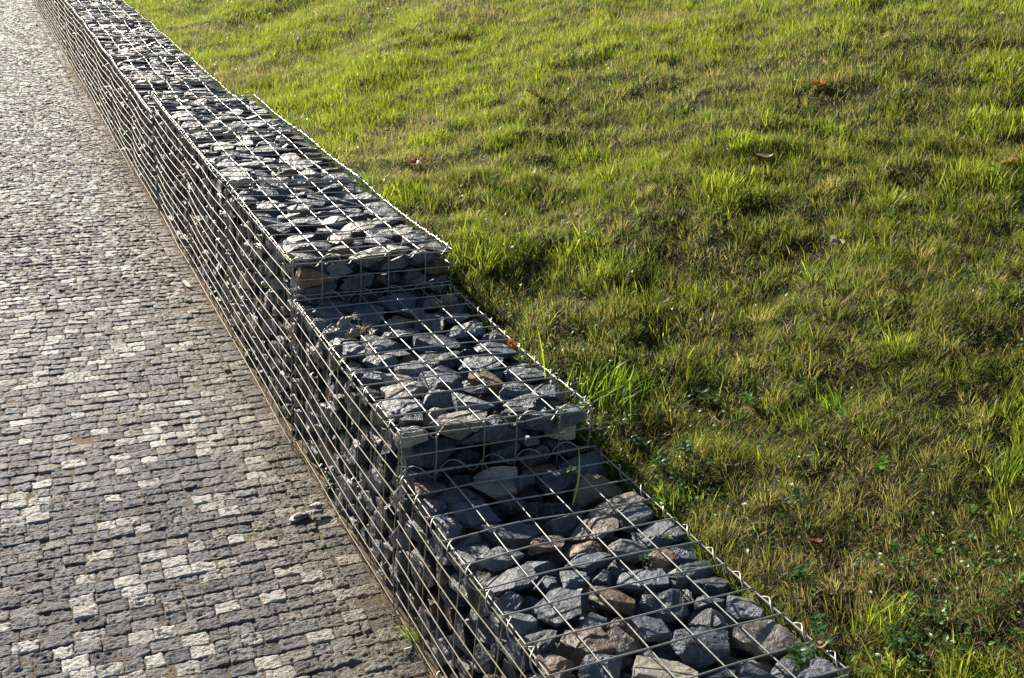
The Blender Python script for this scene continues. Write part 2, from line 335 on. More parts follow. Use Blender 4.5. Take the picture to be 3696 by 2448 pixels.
def pack(s, k):
    Y0, Y1 = k*YS+.012, (k+1)*YS-.012; r = np.random.default_rng(100+k)
    x0, _, zt, wd = secf(s, np.array([k+.5])); x0 = float(x0); zt = float(zt[0] if np.ndim(zt) else zt)
    sc = np.array([.104, .076, .050])*(1 if k < 3 else 1.0)
    zl = GZ-.02; pts = []; rad = []
    cand = np.stack([r.uniform(x0+.02, x0+wd-.02, 9000), r.uniform(Y0+.015, Y1-.015, 9000), r.uniform(zl, zt-.018, 9000)], 1)
    keep = (cand[:, 2] > zt-.13) | (cand[:, 0] < x0+.12) | ((k in (1, 2)) & (cand[:, 1] < Y0+.12) & (cand[:, 2] > zt-.25)) | ((k == 0) & (cand[:, 1] < Y0+.12))
    cand = cand[keep]
    for R in (1.2, 1.05, .9, .74, .56):             # big stones first, small ones fill in
        nmax = {1.2: .1, 1.05: .35}.get(R, 9)
        cnt = 0
        for c in cand[:int(len(cand)*{1.2: .02, 1.05: .08, .9: .35}.get(R, 1))]:
            if pts:
                d = np.linalg.norm((np.array(pts)-c)/sc, axis=1)
                if (d < (R+np.array(rad))/2).any(): continue
            pts.append(c); rad.append(R); cnt += 1
    pts = np.array(pts); rad = np.array(rad)
    for i, p in enumerate(pts):
        d = (pts-p)/sc; dist = np.linalg.norm(d, axis=1); nb = np.argsort(dist)[1:13]; nb = nb[dist[nb] < 3]
        Nm = []; D = []
        for j in nb:
            n = (pts[j]-p)/sc**2; fr = rad[i]/(rad[i]+rad[j]); mid = p+(pts[j]-p)*fr; L = np.linalg.norm(n); n = n/L
            n = n+r.normal(size=3)*.16; n /= np.linalg.norm(n)
            Nm.append(n); D.append(n@mid-r.uniform(.0015, .0105))
        def pl(n, q, tl=.16):
            n = np.array(n, float)+r.normal(size=3)*tl; n /= np.linalg.norm(n); Nm.append(n); D.append(n@np.array(q))
        zs = float(secf(s, np.array([p[1]/YS]))[2][0])+float(np.ravel(sag(s, np.array([p[1]/YS]), 0))[0])
        top = p[2] > zs-.085; side = p[0] < x0+.07
        pl((0, 0, 1), (p[0], p[1], zs-.007-abs(r.normal())*.014), .17)
        pl((-1, 0, 0), (x0+.008+abs(r.normal())*.014, p[1], p[2]), .15); pl((1, 0, 0), (x0+wd-.004, p[1], p[2]), .05)
        pl((0, -1, 0), (p[0], Y0+.004+(abs(r.normal())*.006 if k < 3 else 0), p[2]), .08); pl((0, 1, 0), (p[0], Y1, p[2]), .05)
        Nm.append(np.array([0, 0, -1.])); D.append(-(p[2]-.075))
        for hn, hd in (((0, 0, 1), zs-.005), ((-1, 0, 0), -(x0+.004)), ((1, 0, 0), x0+wd-.006), ((0, -1, 0), -(Y0+.004))): Nm.append(np.array(hn, float)); D.append(hd)
        Nm = np.array(Nm); D = np.array(D)
        nh = len(D)-4; D[:nh] = np.maximum(D[:nh], (Nm@p+.008)[:nh])
        ch = r.normal(size=(4, 3)); ch[:, 2] = abs(ch[:, 2]) if top else ch[:, 2]; ch /= np.linalg.norm(ch, axis=1)[:, None]
        P = polytope(Nm, D)
        if len(P) < 4: continue
        ext = (P@ch.T).max(0); mid = ch@P.mean(0); D2 = mid+(ext-mid)*r.uniform(.5, .85, 4)
        P = polytope(np.concatenate([Nm, ch]), np.concatenate([D, D2]))
        if len(P) < 5: continue
        surf = (top and P[:, 2].max() > zs-.045) or (side and P[:, 0].min() < x0+.035) or (k in (1, 2, 0) and P[:, 1].min() < Y0+.03 and p[2] > zs-.2)
        u = r.random(); tn = 'slate' if u < .50 else 'grey' if u < .70 else 'dark' if u < .83 else 'warm' if u < .945 else 'brown' if u < .985 else 'pale'
        stones.append(dict(P=P, c=P.mean(0), surf=surf, top=top and P[:, 2].max() > zs-.05, k=k, s=s, tone=tn, zs=zs, size=float(np.ptp(P, axis=0).max()), jit=r.uniform(.75, 1.25), ext=np.ptp(P, axis=0)))
for s, k in BASKETS:
    if k < 17: pack(s, k)
cen = np.array([d['c'] for d in stones])
for (p, tn) in SPECIAL:
    q = np.array(p, float); ok = np.array([d['surf'] for d in stones]); dd = np.where(ok, np.linalg.norm((cen-q)*[1, 1, .7], axis=1), 9); stones[int(dd.argmin())]['tone'] = tn
vis = []
for i, d in enumerate(stones):
    uvz = project(d['c'])[0]; inside = 0 < uvz[0] < 1 and 0 < uvz[1] < 1
    e = d['ext']; a = e[0]*e[1]*.45+e[1]*e[2]*.25 if d['top'] else e[1]*e[2]*.3
    d['score'] = (a/uvz[2]**2 if (d['surf'] and inside) else 0)
order = sorted(range(len(stones)), key=lambda i: -stones[i]['score'])
solo = set(order[:290]); used = {}
fill = Acc()
for i, d in enumerate(stones):
    dist = np.linalg.norm(d['c']-CAM); lev = (3 if dist < 3.4 else 2) if d['surf'] else 1
    V, F = rough_stone(d['P'], lev, 1000+i, .0042 if lev > 1 else .003, d['zs']-.001)
    col = np.array(TONES[d['tone']][0])*d['jit']
    if i not in solo: fill.add(V, F, col); continue
    c = d['c']; o = mesh_obj('stone', V-c, F, M_STONE, None, np.broadcast_to(col, (len(V), 3))); o.location = c
    row = int(min(9, max(0, (c[1]/YS-d['k'])*10))); ex = d['ext']
    size = 'small' if d['size'] < .075 else 'large' if d['size'] > .115 else 'mid-sized'
    shp = 'flat' if ex[2] < .42*max(ex[0], ex[1]) else 'long' if max(ex[:2]) > 1.7*min(ex[:2]) else 'blocky'
    if d['top']:
        colm = int(min(4, max(0, c[0]/.101))); where = 'top of %s, %s wire row, %s column' % (BNAME[d['k']], ORD[row], ORD[colm])
    else:
        rw = int(max(0, (d['zs']-c[2])/.05)); where = 'side of %s, %s wire column, %s row down' % (BNAME[d['k']], ORD[row], ORD[min(rw, 12)])
    base = '%s %s stone, %s' % (TONES[d['tone']][1], shp, where)
    lab = '%s %s %s stone, %s' % (size, TONES[d['tone']][1], shp, where)
    for pre in (None, 'darker', 'paler', 'sharper', 'tilted'):
        L = base if pre is None and base not in used else lab if pre is None else (pre+' '+base)
        if L not in used: break
    used[L] = 1
    tag(o, L, 'stone', 'dark broken stones filling the wire baskets')
# the packed inner mass behind the outer stones
for s, k in BASKETS:
    x0, _, zt, wd = secf(s, np.array([k+.5])); zt = float(zt[0]); x0 = float(x0)
    a, b = np.array([x0+.13, k*YS+(.12 if k < 3 else -.001), GZ-.05]), np.array([x0+wd-.02, (k+1)*YS, zt-.13])
    P = np.array([[x, y, z] for x in (a[0], b[0]) for y in (a[1], b[1]) for z in (a[2], b[2])]); V, F = hull(P)
    for _ in range(3): V, F = subdiv(V, F)
    fill.add(V+.01*np.stack([vn(V*20, 1), 0*V[:, 0], vn(V*20, 3)], -1), F, (.05, .055, .065))
tag(fill.build('stone_fill', M_STONE), 'countless smaller and farther dark broken stones packed inside the wire baskets', 'stone fill', kind='stuff')

# ------------------------------------------------------------------ pavement of small setts
def pavement():
    acc = Acc(); r = np.random.default_rng(5); RP, CP = .0477, .0602
    gx = {}
    def sett(cx, cy, wx, wy, hi, nx, ny, col, ang, seed):
        u = np.linspace(-1, 1, nx); v = np.linspace(-1, 1, ny); U, V = np.meshgrid(u, v, indexing='xy')
        p = 14.; k = (np.abs(U)**p+np.abs(V)**p)**(1/p); m = np.maximum(np.abs(U), np.abs(V)); f = np.where(k > 0, m/np.maximum(k, 1e-9), 1)
        f = 1-(1-f)*np.clip(m, 0, 1)**3
        X = U*f*wx/2; Y = V*f*wy/2
        X = X+.0022*vn(np.stack([X.ravel()*60+seed, Y.ravel()*60, 0*X.ravel()], -1), 2).reshape(X.shape)*m; Y = Y+.0018*vn(np.stack([X.ravel()*60, Y.ravel()*60+seed, 0*X.ravel()], -1), 3).reshape(X.shape)*m
        edge = smooth(m, .86, 1.)
        Q = np.stack([(X.ravel()+cx)*95, (Y.ravel()+cy)*125, 0*X.ravel()+seed*.37], -1)
        Z = hi+.0040*fbm(Q*[.9, 1.5, 1], 4, 3).reshape(X.shape)+.0016*vn(Q*[1.8, 3.2, 1], 9).reshape(X.shape)+(.0010*r.normal())*U+(.0009*r.normal())*V-.0013*edge
        if nx < 6: Z = Z+.002*r.normal(size=Z.shape)
        ca, sa = math.cos(ang), math.sin(ang)
        P = np.stack([cx+X*ca-Y*sa, cy+X*sa+Y*ca, Z], -1).reshape(-1, 3)
        i, j = np.meshgrid(np.arange(ny-1), np.arange(nx-1), indexing='ij'); q = (i*nx+j).ravel(); F = np.stack([q, q+1, q+nx+1, q+nx], 1)
        ring = np.concatenate([np.arange(nx), np.arange(1, ny)*nx+nx-1, (ny-1)*nx+np.arange(nx-2, -1, -1), np.arange(ny-2, 0, -1)*nx])
        R = P[ring].copy(); R[:, 2] = hi-.03; R[:, :2] = np.array([cx, cy])+(R[:, :2]-[cx, cy])*1.03; n0 = len(P); L = len(ring); t = np.arange(L)
        F2 = np.stack([ring[t], n0+t, n0+(t+1) % L, ring[(t+1) % L]], 1)
        cc = np.array(col)*np.ones((n0+L, 3)); cc[n0:] *= .85
        acc.add(np.concatenate([P, R]), np.concatenate([F, F2]), cc)
    for j in range(-6, 430):
        y = j*RP+.01; off = (j % 2)*.5*CP+r.uniform(-.006, .006)
        n = 40 if y < 7 else 26
        xe = -.072-off
        for i in range(n):
            wj = CP*(1+.11*r.normal()) if r.random() > .05 else CP*.72
            wj = min(max(wj, .038), .078); x = xe-wj/2; xe -= wj
            if i == 0 and j % 2: # half sett closes every second row against the edge course
                sett(-.072-off/2+.0, y, off-.004, RP-.006, GZ+.004*r.normal()*.6, 5, 6, (.26, .25, .23), 0, r.uniform(0, 99))
            cy = y+.004*math.sin(x*9+j*.13)+.0012*r.normal()
            d = math.hypot(x-CAM[0], cy-CAM[1]); vis_ = x > -1.1
            nx, ny = ((13, 11) if d < 2.9 else (9, 8) if d < 4.5 else (5, 5) if d < 9 else (4, 4)) if vis_ else (5, 4)
            near_edge = smooth(np.array(x), -.32, -.08)
            if r.random() < .27: col = np.array([.70, .68, .63])*r.uniform(.7, 1.1)
            else: col = np.array([.20, .20, .205])*r.uniform(.6, 1.5)
            if r.random() < .10: col = np.array([.34, .315, .28])
            dust = np.array([.33, .28, .21]); col = col*(1-.5*near_edge)+dust*.5*near_edge
            low = -.004 if r.random() < .005 else 0
            sett(x, cy, wj-.0014-abs(r.normal())*.0009, RP-.0015-abs(r.normal())*.0007, GZ+.0011*r.normal()+low, nx, ny, col, .02*r.normal(), r.uniform(0, 99))
        if True:                                    # edge course against the wall
            L = .0477*1.0; d = math.hypot(.03-CAM[0], y-CAM[1]); nx, ny = (12, 10) if d < 3.2 else (6, 6) if d < 6 else (4, 4)
            sett(-.0375+.002*r.normal(), y+.0015*r.normal(), .066, RP-.0025, GZ-.0005+.0015*r.normal(), nx, ny, (np.array([.19, .18, .165]) if r.random() < .6 else np.array([.42, .385, .32]))*r.uniform(.75, 1.25), .04*r.normal(), r.uniform(0, 99))
    o = acc.build('pavement', M_PAVER, None, True); tag(o, kind='structure')
pavement()
def grid_sheet(name, x0, x1, y0, y1, nx, ny, zf, m, xs=None, ys=None):
    X = np.linspace(x0, x1, nx) if xs is None else xs; Y = np.linspace(y0, y1, ny) if ys is None else ys; nx, ny = len(X), len(Y)
    A, B = np.meshgrid(X, Y); P = np.stack([A.ravel(), B.ravel()], -1); Z = zf(P)
    i, j = np.meshgrid(np.arange(ny-1), np.arange(nx-1), indexing='ij'); q = (i*nx+j).ravel()
    o = mesh_obj(name, np.concatenate([P, Z[:, None]], 1), np.stack([q, q+1, q+nx+1, q+nx], 1), m, None, None, True); tag(o, kind='structure'); return o
def sandz(P):
    near = smooth(P[:, 0], -.03, .0)
    return GZ-.0040+.0018*fbm(np.c_[P*14, 0*P[:, :1]], 3, 3)+near*(.002+.003*vn(P*25, 5))+.0012*smooth(fbm(np.c_[P*5, 0*P[:, :1]], 8, 2), .15, .6)
grid_sheet('path_bed', 0, 0, 0, 0, 0, 0, sandz, M_SAND, xs=np.concatenate([np.linspace(-3, -.95, 30), np.linspace(-.93, .10, 150)]), ys=np.concatenate([np.linspace(-1.2, .55, 40), np.linspace(.56, 4.5, 420), np.linspace(4.55, 22, 200)]))
grid_sheet('ground', -150, 150, -150, 150, 40, 40, lambda P: np.full(len(P), -.52)-0*P[:, 0], M_SOIL)

# ------------------------------------------------------------------ lawn bank
EY = np.array([-3, 0, .85, 1.0, 1.3, 1.75, 1.95, 2.3, 2.9, 4.5, 4.8, 8.5, 18, 40]); EZ = np.array([-.05, -.035, -.03, -.01, .055, .075, .12, .18, .20, .205, .125, .175, .24, .3])
def bank(P):
    x = P[:, 0]; y = P[:, 1]; e = np.interp(y, EY, EZ); t = np.maximum(x-.5, 0)
    zfar = np.interp(y, [-3, 0, 2.5, 9, 40], [-.06, -.02, .13, .15, .2]); k = smooth(t, 0, .9)
    z = e*(1-k)+zfar*k+.02*k+.27*t-.10*np.minimum(t, .35)-.004*np.maximum(t-5, 0)**2*(t < 10)
    z = np.where(t > 10, z-0*z, z)
    return z+(.060*smooth(t, 0, .7)*vn(np.stack([(x-.8*y)*1.5, (x*.8+y)*.55], -1), 40)+.026*fbm(np.c_[P*3.6, 0*x], 41, 3)+.013*vn(P*8, 42)+.006*vn(P*19, 43))*smooth(t, 0, .12)-.012*smooth(-t, -.05, 0)
def bankz(P):
    P = np.asarray(P, float); t = np.maximum(P[:, 0]-.5, 0)
    return bank(np.c_[np.minimum(P[:, 0], 10), P[:, 1]])
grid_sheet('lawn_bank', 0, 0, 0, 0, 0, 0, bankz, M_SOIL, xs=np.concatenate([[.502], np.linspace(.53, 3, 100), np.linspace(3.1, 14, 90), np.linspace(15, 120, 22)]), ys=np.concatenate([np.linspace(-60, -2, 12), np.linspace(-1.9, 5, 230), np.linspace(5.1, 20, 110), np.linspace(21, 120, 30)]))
def polar(n, r0, r1, a0, a1, power, rg):            # ground points around the camera's foot, denser near
    u = rg.random(n)
    if power == 0: r = r0*(r1/r0)**u
    else: r = (r0**power+u*(r1**power-r0**power))**(1/power)
    a = rg.uniform(a0, a1, n); return np.stack([CAM[0]+r*np.sin(a), CAM[1]+r*np.cos(a)], -1)
def blades(acc, P, z, h, wdt, lean, ldir, curl, col, rg, seg=3):
    n = len(P); t = np.linspace(0, 1, seg+1); yaw = rg.uniform(0, 2*math.pi, n)
    sx, sy = np.cos(yaw), np.sin(yaw)
    V = np.zeros((n, 2*seg+1, 3)); K = np.zeros((n, 2*seg+1, 3))
    for i, tt in enumerate(t):
        off = lean*h*(tt*.55+curl*tt**2); zz = z+h*tt*np.sqrt(np.clip(1-(lean*(.55+curl*tt))**2*.8, .03, 1))-.003
        px, py = P[:, 0]+np.cos(ldir)*off, P[:, 1]+np.sin(ldir)*off; ww = wdt*.5*(1-tt**2.2)*(.75+.5*tt if i else .75)
        c = col*(.75+.35*tt) if False else col
        if i < seg:
            V[:, 2*i] = np.stack([px-sx*ww, py-sy*ww, zz], -1); V[:, 2*i+1] = np.stack([px+sx*ww, py+sy*ww, zz], -1); K[:, 2*i] = c; K[:, 2*i+1] = c
        else: V[:, 2*i] = np.stack([px, py, zz], -1); K[:, 2*i] = c
    b = (np.arange(n)*(2*seg+1))[:, None]
    Q = np.concatenate([b+np.array([2*i, 2*i+1, 2*i+3, 2*i+2]) for i in range(seg-1)]) if seg > 1 else np.zeros((0, 4), int)
    T = b+np.array([2*seg-2, 2*seg-1, 2*seg])
    acc.F.setdefault(4, []).append(Q+acc.n); acc.F.setdefault(3, []).append(T+acc.n); acc.V.append(V.reshape(-1, 3)); acc.C.append(K.reshape(-1, 3)); acc.n += n*(2*seg+1)
def lawn():
    rg = np.random.default_rng(11); acc = Acc(); A0, A1 = math.radians(2), math.radians(66)
    def ok(P):
        z = bankz(P); uv = project(np.c_[P, z]); return (P[:, 0] > .512) & (uv[:, 0] > -.12) & (uv[:, 0] < 1.12) & (uv[:, 1] > -.12) & (uv[:, 1] < 1.12)
    def fields(P):
        Q = P+.05*np.stack([vn(P*5, 64), vn(P*5, 65)], -1)
        g = .55*vn(Q*7.5, 61)+.35*vn(Q*3.1, 66)+.35*vn(Q*1.1, 67); d = fbm(np.c_[Q*1.4, 0*P[:, :1]+5], 62, 3); c = .6*vn(Q*13, 63)+.4*vn(Q*29, 68)
        return g, d, c
    def clump(P, cell, sd):                            # nearest tussock centre on a jittered grid
        I = np.floor(P/cell).astype(np.int64); best = np.full(len(P), 9.); V = np.zeros((len(P), 2)); H = np.zeros(len(P))
        for a in (-1, 0, 1):
            for b in (-1, 0, 1):
                J = I+[a, b]; c = (J+.5+.85*(np.stack([_h(J[:, 0], J[:, 1], 0*J[:, 0], sd), _h(J[:, 0], J[:, 1], 0*J[:, 0], sd+1)], -1)-.5))*cell
                rr = .65+.7*_h(J[:, 0], J[:, 1], 0*J[:, 0], sd+3); d = np.linalg.norm(P-c, axis=1)/cell/rr; m = d < best; best[m] = d[m]; V[m] = (P-c)[m]; H[m] = _h(J[:, 0], J[:, 1], 0*J[:, 0], sd+2)[m]
        return best*1.0, np.arctan2(V[:, 1], V[:, 0]), H
    SOFT = [(.175, .190, .036), (.115, .165, .024), (.30, .245, .10), (.24, .22, .065)]
    def put(n, kind, r0, r1, pw, seg):
        P = polar(n, r0, r1, A0, A1, pw, rg); P = P[ok(P)]; g, d, c = fields(P); m = rg.random(len(P))
        dist = np.linalg.norm(P-CAM[:2], axis=1); far = smooth(dist, 3, 8)
        lushf = smooth(.55*g+.38*smooth(P[:, 1], 1.6, 5)+.45*smooth(P[:, 0], 2.2, 4.0)+.25*d*-1, -.15, .65)
        if kind == 'fine': k = m < .42+.80*smooth(c+.4*g+.9*far, -.35, .6)
        elif kind == 'green': k = m < .02+.98*smooth(g+.12*far+.25*(lushf-.4), .16, .40)
        else: k = m < .30+.7*smooth(-g, -.2, .4)
        P = P[k]; g, d, c, far, dist, lush = g[k], d[k], c[k], far[k], dist[k], lushf[k][:, None]; n = len(P); z = bankz(P); lw = 1+dist*.15
        cd_, ca, ch = clump(P, .062, 300); pr = np.clip(1.35-1.45*cd_, .05, 1.2); od = ca+rg.normal(size=n)*.7
        q = .45*rg.random(n)+.55*ch; jt = rg.uniform(.6, 1.35, (n, 1))*(.75+.5*((ch*7.3) % 1))[:, None]; wind = .9+1.6*vn(P*1.3, 77)
        green = np.array([.12, .165, .022]); lime = np.array([.23, .275, .024]); deep = np.array([.05, .095, .015])
        if kind == 'fine':
            col = np.array(SOFT)[np.searchsorted([.36, .62, .80], q)]
            col = col*(1-lush*.6)+lush*.6*np.where(q[:, None] < .75, lime*.9, np.array([.26, .235, .07]))
            dry = smooth(d, .05, .6)[:, None]*(1-lush)*.65; col = col*(1-dry)+dry*np.array([.25, .20, .11])
            h = (.017+.027*rg.random(n)**1.4)*(1+.4*c)*(1+.15*lush[:, 0]+.35*far)*(.38+.80*pr)
            blades(acc, P, z, h, .00105*lw*rg.uniform(.7, 1.3, n), np.clip(rg.uniform(.05, .7, n)+.55*cd_, .05, 1.15), np.where(rg.random(n) < .2, wind, od), rg.uniform(.2, .8, n), col*jt, rg, seg)
        elif kind == 'green':
            col = np.where(q[:, None] < .55, lime, np.where(q[:, None] < .85, green, deep))
            h = (.020+.042*rg.random(n)**2)*(1+.7*np.clip(g, 0, .8))*(.5+.6*pr)*(1-.15*far)
            blades(acc, P, z, h, .0026*(1+dist*.06)*rg.uniform(.6, 1.4, n), np.clip(rg.uniform(.05, .6, n)+.35*cd_, .05, 1.1), od, rg.uniform(.1, .8, n), col*jt, rg, seg)
        else:
            col = np.where(q[:, None] < .5, np.array([.26, .20, .115]), np.where(q[:, None] < .85, np.array([.14, .095, .05]), np.array([.50, .45, .33])))
            h = .020+.03*rg.random(n); blades(acc, P, z+.003, h, .0012*lw, rg.uniform(1.0, 1.25, n), rg.uniform(0, 6.3, n), rg.uniform(.3, .6, n), col*jt, rg, max(2, seg-1))
    put(440000, 'fine', 1.35, 4.2, 1.2, 3); put(760000, 'fine', 4.0, 15, .3, 2)
    put(150000, 'green', 1.35, 4.2, 1.0, 3); put(300000, 'green', 4.0, 15, .2, 2)
    put(80000, 'straw', 1.35, 4.5, 1.0, 2); put(60000, 'straw', 4.5, 12, 0, 2)
    # edge of the bank along the wire
    n = 14000; y = rg.uniform(-.3, 14, n)**1.0; P = np.stack([.50+.03*rg.random(n), y], -1); z = bankz(np.c_[np.full(n, .515), y])
    blades(acc, P, z, .02+.035*rg.random(n), np.full(n, .0016)*(1+y*.1), rg.uniform(.2, 1.1, n), rg.uniform(1.8, 4.6, n), rg.uniform(.2, .8, n), np.where(rg.random((n, 1)) < .5, np.array([.16, .15, .05]), np.array([.09, .16, .025]))*rg.uniform(.7, 1.3, (n, 1)), rg, 3)
    o = acc.build('grass', M_GRASS); tag(o, 'rough lawn of short olive and bright green blades on the bank behind the wall', 'grass', kind='stuff')
    print('blades verts', acc.n)
lawn()
def leaf_geo(L, W, fold=.18, droop=.3, nseg=4):     # small leaf pointing +x, base at origin
    t = np.linspace(0, 1, nseg+1); w_ = np.sin(np.pi*np.clip(t*.93+.05, 0, 1))**.8*W/2; V = []; F = []
    for i in range(nseg+1):
        x = t[i]*L; z = droop*L*(t[i]*.6-t[i]**2); V += [(x, -w_[i], z+fold*w_[i]), (x, 0, z), (x, w_[i], z+fold*w_[i])]
    for i in range(nseg):
        a = i*3; F += [(a, a+3, a+4, a+1), (a+1, a+4, a+5, a+2)]
    return np.array(V), np.array(F)
def rotz(V, a): c, s = math.cos(a), math.sin(a); return V@np.array([[c, s, 0], [-s, c, 0], [0, 0, 1]])
def roty(V, a): c, s = math.cos(a), math.sin(a); return V@np.array([[c, 0, -s], [0, 1, 0], [s, 0, c]])
def rotx(V, a): c, s = math.cos(a), math.sin(a); return V@np.array([[1, 0, 0], [0, c, s], [0, -s, c]])
def cover():
    rg = np.random.default_rng(21); acc = Acc(); V0, F0 = leaf_geo(1, .62, .2, .3, 3)
    P = polar(110000, 1.4, 11, math.radians(4), math.radians(62), .6, rg)
    m = fbm(np.c_[P*2.3, 0*P[:, :1]], 91, 3)+.15*vn(P*12, 92); clov = smooth(P[:, 0], 3.3, 4.6)*smooth(P[:, 1], 1.2, 2.2)*(1-smooth(P[:, 1], 5, 7))
    low = smooth(-P[:, 1], -1.6, -.6)
    k = (P[:, 0] > .53) & (rg.random(len(P)) < .10*smooth(m, .12, .5)+.05+.50*low*smooth(m, -.1, .35)+.75*clov*smooth(m, -.35, .3)); P = P[k]
    P = P[:26000]; n = len(P); z = bankz(P); s = rg.uniform(.008, .016, n)*(1+.04*np.linalg.norm(P-CAM[:2], axis=1))
    for i in range(n):
        V = roty(V0*s[i], -rg.uniform(-.3, .7)); V = rotx(V, rg.normal()*.35); V = rotz(V, rg.uniform(0, 6.3)); col = np.array([.055, .12, .02] if rg.random() < .7 else [.11, .20, .03])*rg.uniform(.7, 1.3)
        acc.add(V+[P[i, 0], P[i, 1], z[i]+rg.uniform(.012, .036)], F0, col)
    tag(acc.build('weed_cover', M_WEED), 'small round-leaved weeds and clover growing through the lawn', 'ground cover', kind='stuff')
cover()

# ------------------------------------------------------------------ single plants, leaves and litter
def bp(u, v, z):                                     # a photo position met on a level z, used only to read off where things stand
    d = FV+RV*(u-1848)/3882.3-UV*(v-1224)/3882.3; t = (z-CAM[2])/d[2]; return CAM+d*t
def on_bank(u, v):
    d = FV+RV*(u-1848)/3882.3-UV*(v-1224)/3882.3; lo = .5
    for t in np.arange(.8, 30, .01):
        p = CAM+d*t
        if p[0] > .5 and p[2] < bankz(p[None, :2])[0]: return p
    return CAM+d*8
def tuft(p, n, h, wd, spread, cols, label, name='grass_tuft', seed=1, lean=None, group=None):
    rg = np.random.default_rng(seed); acc = Acc(); P = rg.normal(size=(n, 2))*spread; col = np.array([cols[i] for i in rg.integers(0, len(cols), n)])*rg.uniform(.75, 1.25, (n, 1))
    ld = np.arctan2(P[:, 1], P[:, 0])+rg.normal(size=n)*.5 if lean is None else lean+rg.normal(size=n)*.6
    blades(acc, P, np.zeros(n), h*rg.uniform(.45, 1.1, n), wd*rg.uniform(.7, 1.2, n), rg.uniform(.15, 1., n), ld, rg.uniform(.2, .8, n), col, rg, 6)
    o = acc.build(name, M_GRASS); o.location = p; tag(o, label, 'grass tuft', group); return o
LIME = (.20, .30, .02); GRN = (.10, .185, .018); TAN = (.30, .24, .12)
p = on_bank(2190, 1440); p[0] = max(p[0], .56)
tuft(p-[-.02, 0, .008], 260, .118, .0046, .052, [LIME, LIME, GRN], 'big bright green grass tuft at the front corner of the middle step basket', seed=3, lean=.5)
for u, v, n, h, wd, lab, sd in [(2920, 1540, 70, .07, .003, 'mid-green spiky tuft in the lawn to the right of the middle step', 4), (2260, 960, 55, .07, .003, 'bright spiky tuft in the lawn level with the top step, right of its corner', 6),
                            (2500, 1800, 60, .06, .0026, 'green tuft beside the back edge of the lowest basket', 5), (1350, 660, 60, .07, .0035, 'bright tuft right against the far wire of the top step basket', 8),
                            (2350, 620, 70, .07, .0035, 'dense green tuft high on the lawn above the picture centre', 9), (3050, 1480, 60, .07, .003, 'darker tuft standing farther right of the spiky middle tuft', 10),
                            (1720, 950, 30, .05, .002, 'short tuft at the bank corner of the top step', 12)]:
    q = on_bank(u, v); tuft(q-[0, 0, .005], n, h, wd, .03, [LIME, GRN, GRN], lab, seed=sd, group='green tufts standing out of the lawn')
tuft(np.array(bp(1492, 2300, GZ)), 60, .075, .0016, .016, [GRN, (.12, .15, .04), (.16, .2, .06)], 'thin green tuft growing between path and the foot of the lowest basket', seed=31, lean=2.9)
tuft(np.array(bp(1620, 1095, .11))+[.0, 0, -.02], 26, .09, .0012, .01, [(.26, .15, .07), TAN], 'dry reddish grass wisps lying over the middle step wires', name='dry_grass_tuft', seed=32, lean=2.8)
tuft(np.array(bp(1310, 1190, .11))+[.0, 0, -.01], 22, .045, .001, .006, [TAN, (.4, .36, .27)], 'pale straw wisps beside the loose pale stone', name='dry_grass_tuft', seed=33, lean=.6)
tuft(np.array(bp(1032, 2068, GZ))+[0, 0, -.004], 14, .028, .001, .003, [(.16, .14, .06), TAN], 'tiny dried sprout between the setts, well left of the wall', name='weed_sprout', seed=34)
def long_blade(a, b, wd, col, lab, bow=.02):
    a = np.array(a); b = np.array(b); t = np.linspace(0, 1, 10)[:, None]; P = a+(b-a)*t; P[:, 0] += bow*np.sin(t[:, 0]*np.pi)
    s = RV*wd/2; w_ = (1-t**3)*(.6+.4*np.sin(t*np.pi)); V = np.concatenate([P-s*w_, P+s*w_]); i = np.arange(9); F = np.stack([i, i+1, i+11, i+10], 1)
    V = V-a; o = mesh_obj('long_grass', V, F, M_GRASS, None, np.broadcast_to(col, V.shape), True); o.location = a; tag(o, lab, 'grass blade', 'long single grass blades'); return o
a = bp(1968, 1365, .09); a[0] = min(a[0], .49); long_blade(a, a+np.array([-.03, .02, .155]), .004, LIME, 'single tall bright blade rising beside the middle step back edge', .004)
a = bp(2065, 1830, .0); long_blade(a, a+np.array([.06, .10, .10]), .0045, (.10, .15, .05), 'long grey-green blade arching down onto the lowest basket', .01)
def weed(p, n, L, lab, col=(.07, .16, .03), seed=1, stem=.03, name='leafy_weed', tilt=.25, group='small leafy weeds'):
    rg = np.random.default_rng(seed); root = empty(name, p); tag(root, lab, 'weed', group); acc = Acc(); st = Acc(); k = 0; ns = max(1, n//7)
    for b in range(ns):
        dx, dy = (rg.normal(size=2)*.018 if ns > 1 else (0, 0)); hh = stem*rg.uniform(.7, 1.25); tube(st, [[0, 0, -.01], [dx*.5, dy*.5, hh*.5], [dx, dy, hh]], .0007, 5)
        m = n//ns
        for i in range(m):
            f = 1-(i//2)*2/m*.75; a = (i % 2)*math.pi+(i//2)*1.57+rg.normal()*.3; l = L*(.55+.6*(1-f))*rg.uniform(.85, 1.15)
            V, F = leaf_geo(l, l*.5, .25, .35, 6); V = rotz(roty(V, -tilt-rg.uniform(0, .35)), a)
            acc.add(V+[dx*f, dy*f, hh*f], F, np.array(col)*rg.uniform(.75, 1.3))
    acc.build('leaves', M_WEED, root, True); st.C = []; s_ = Acc(); s_.V = st.V; s_.F = st.F; s_.n = st.n; s_.C = [np.broadcast_to((.09, .12, .04), (st.n, 3))]; s_.build('stem', M_WEED, root); return root
weed(bp(2860, 2425, -.01), 24, .036, 'glossy broad-leaved weed poking up through the front corner of the lowest basket', seed=2, stem=.045, col=(.05, .12, .03))
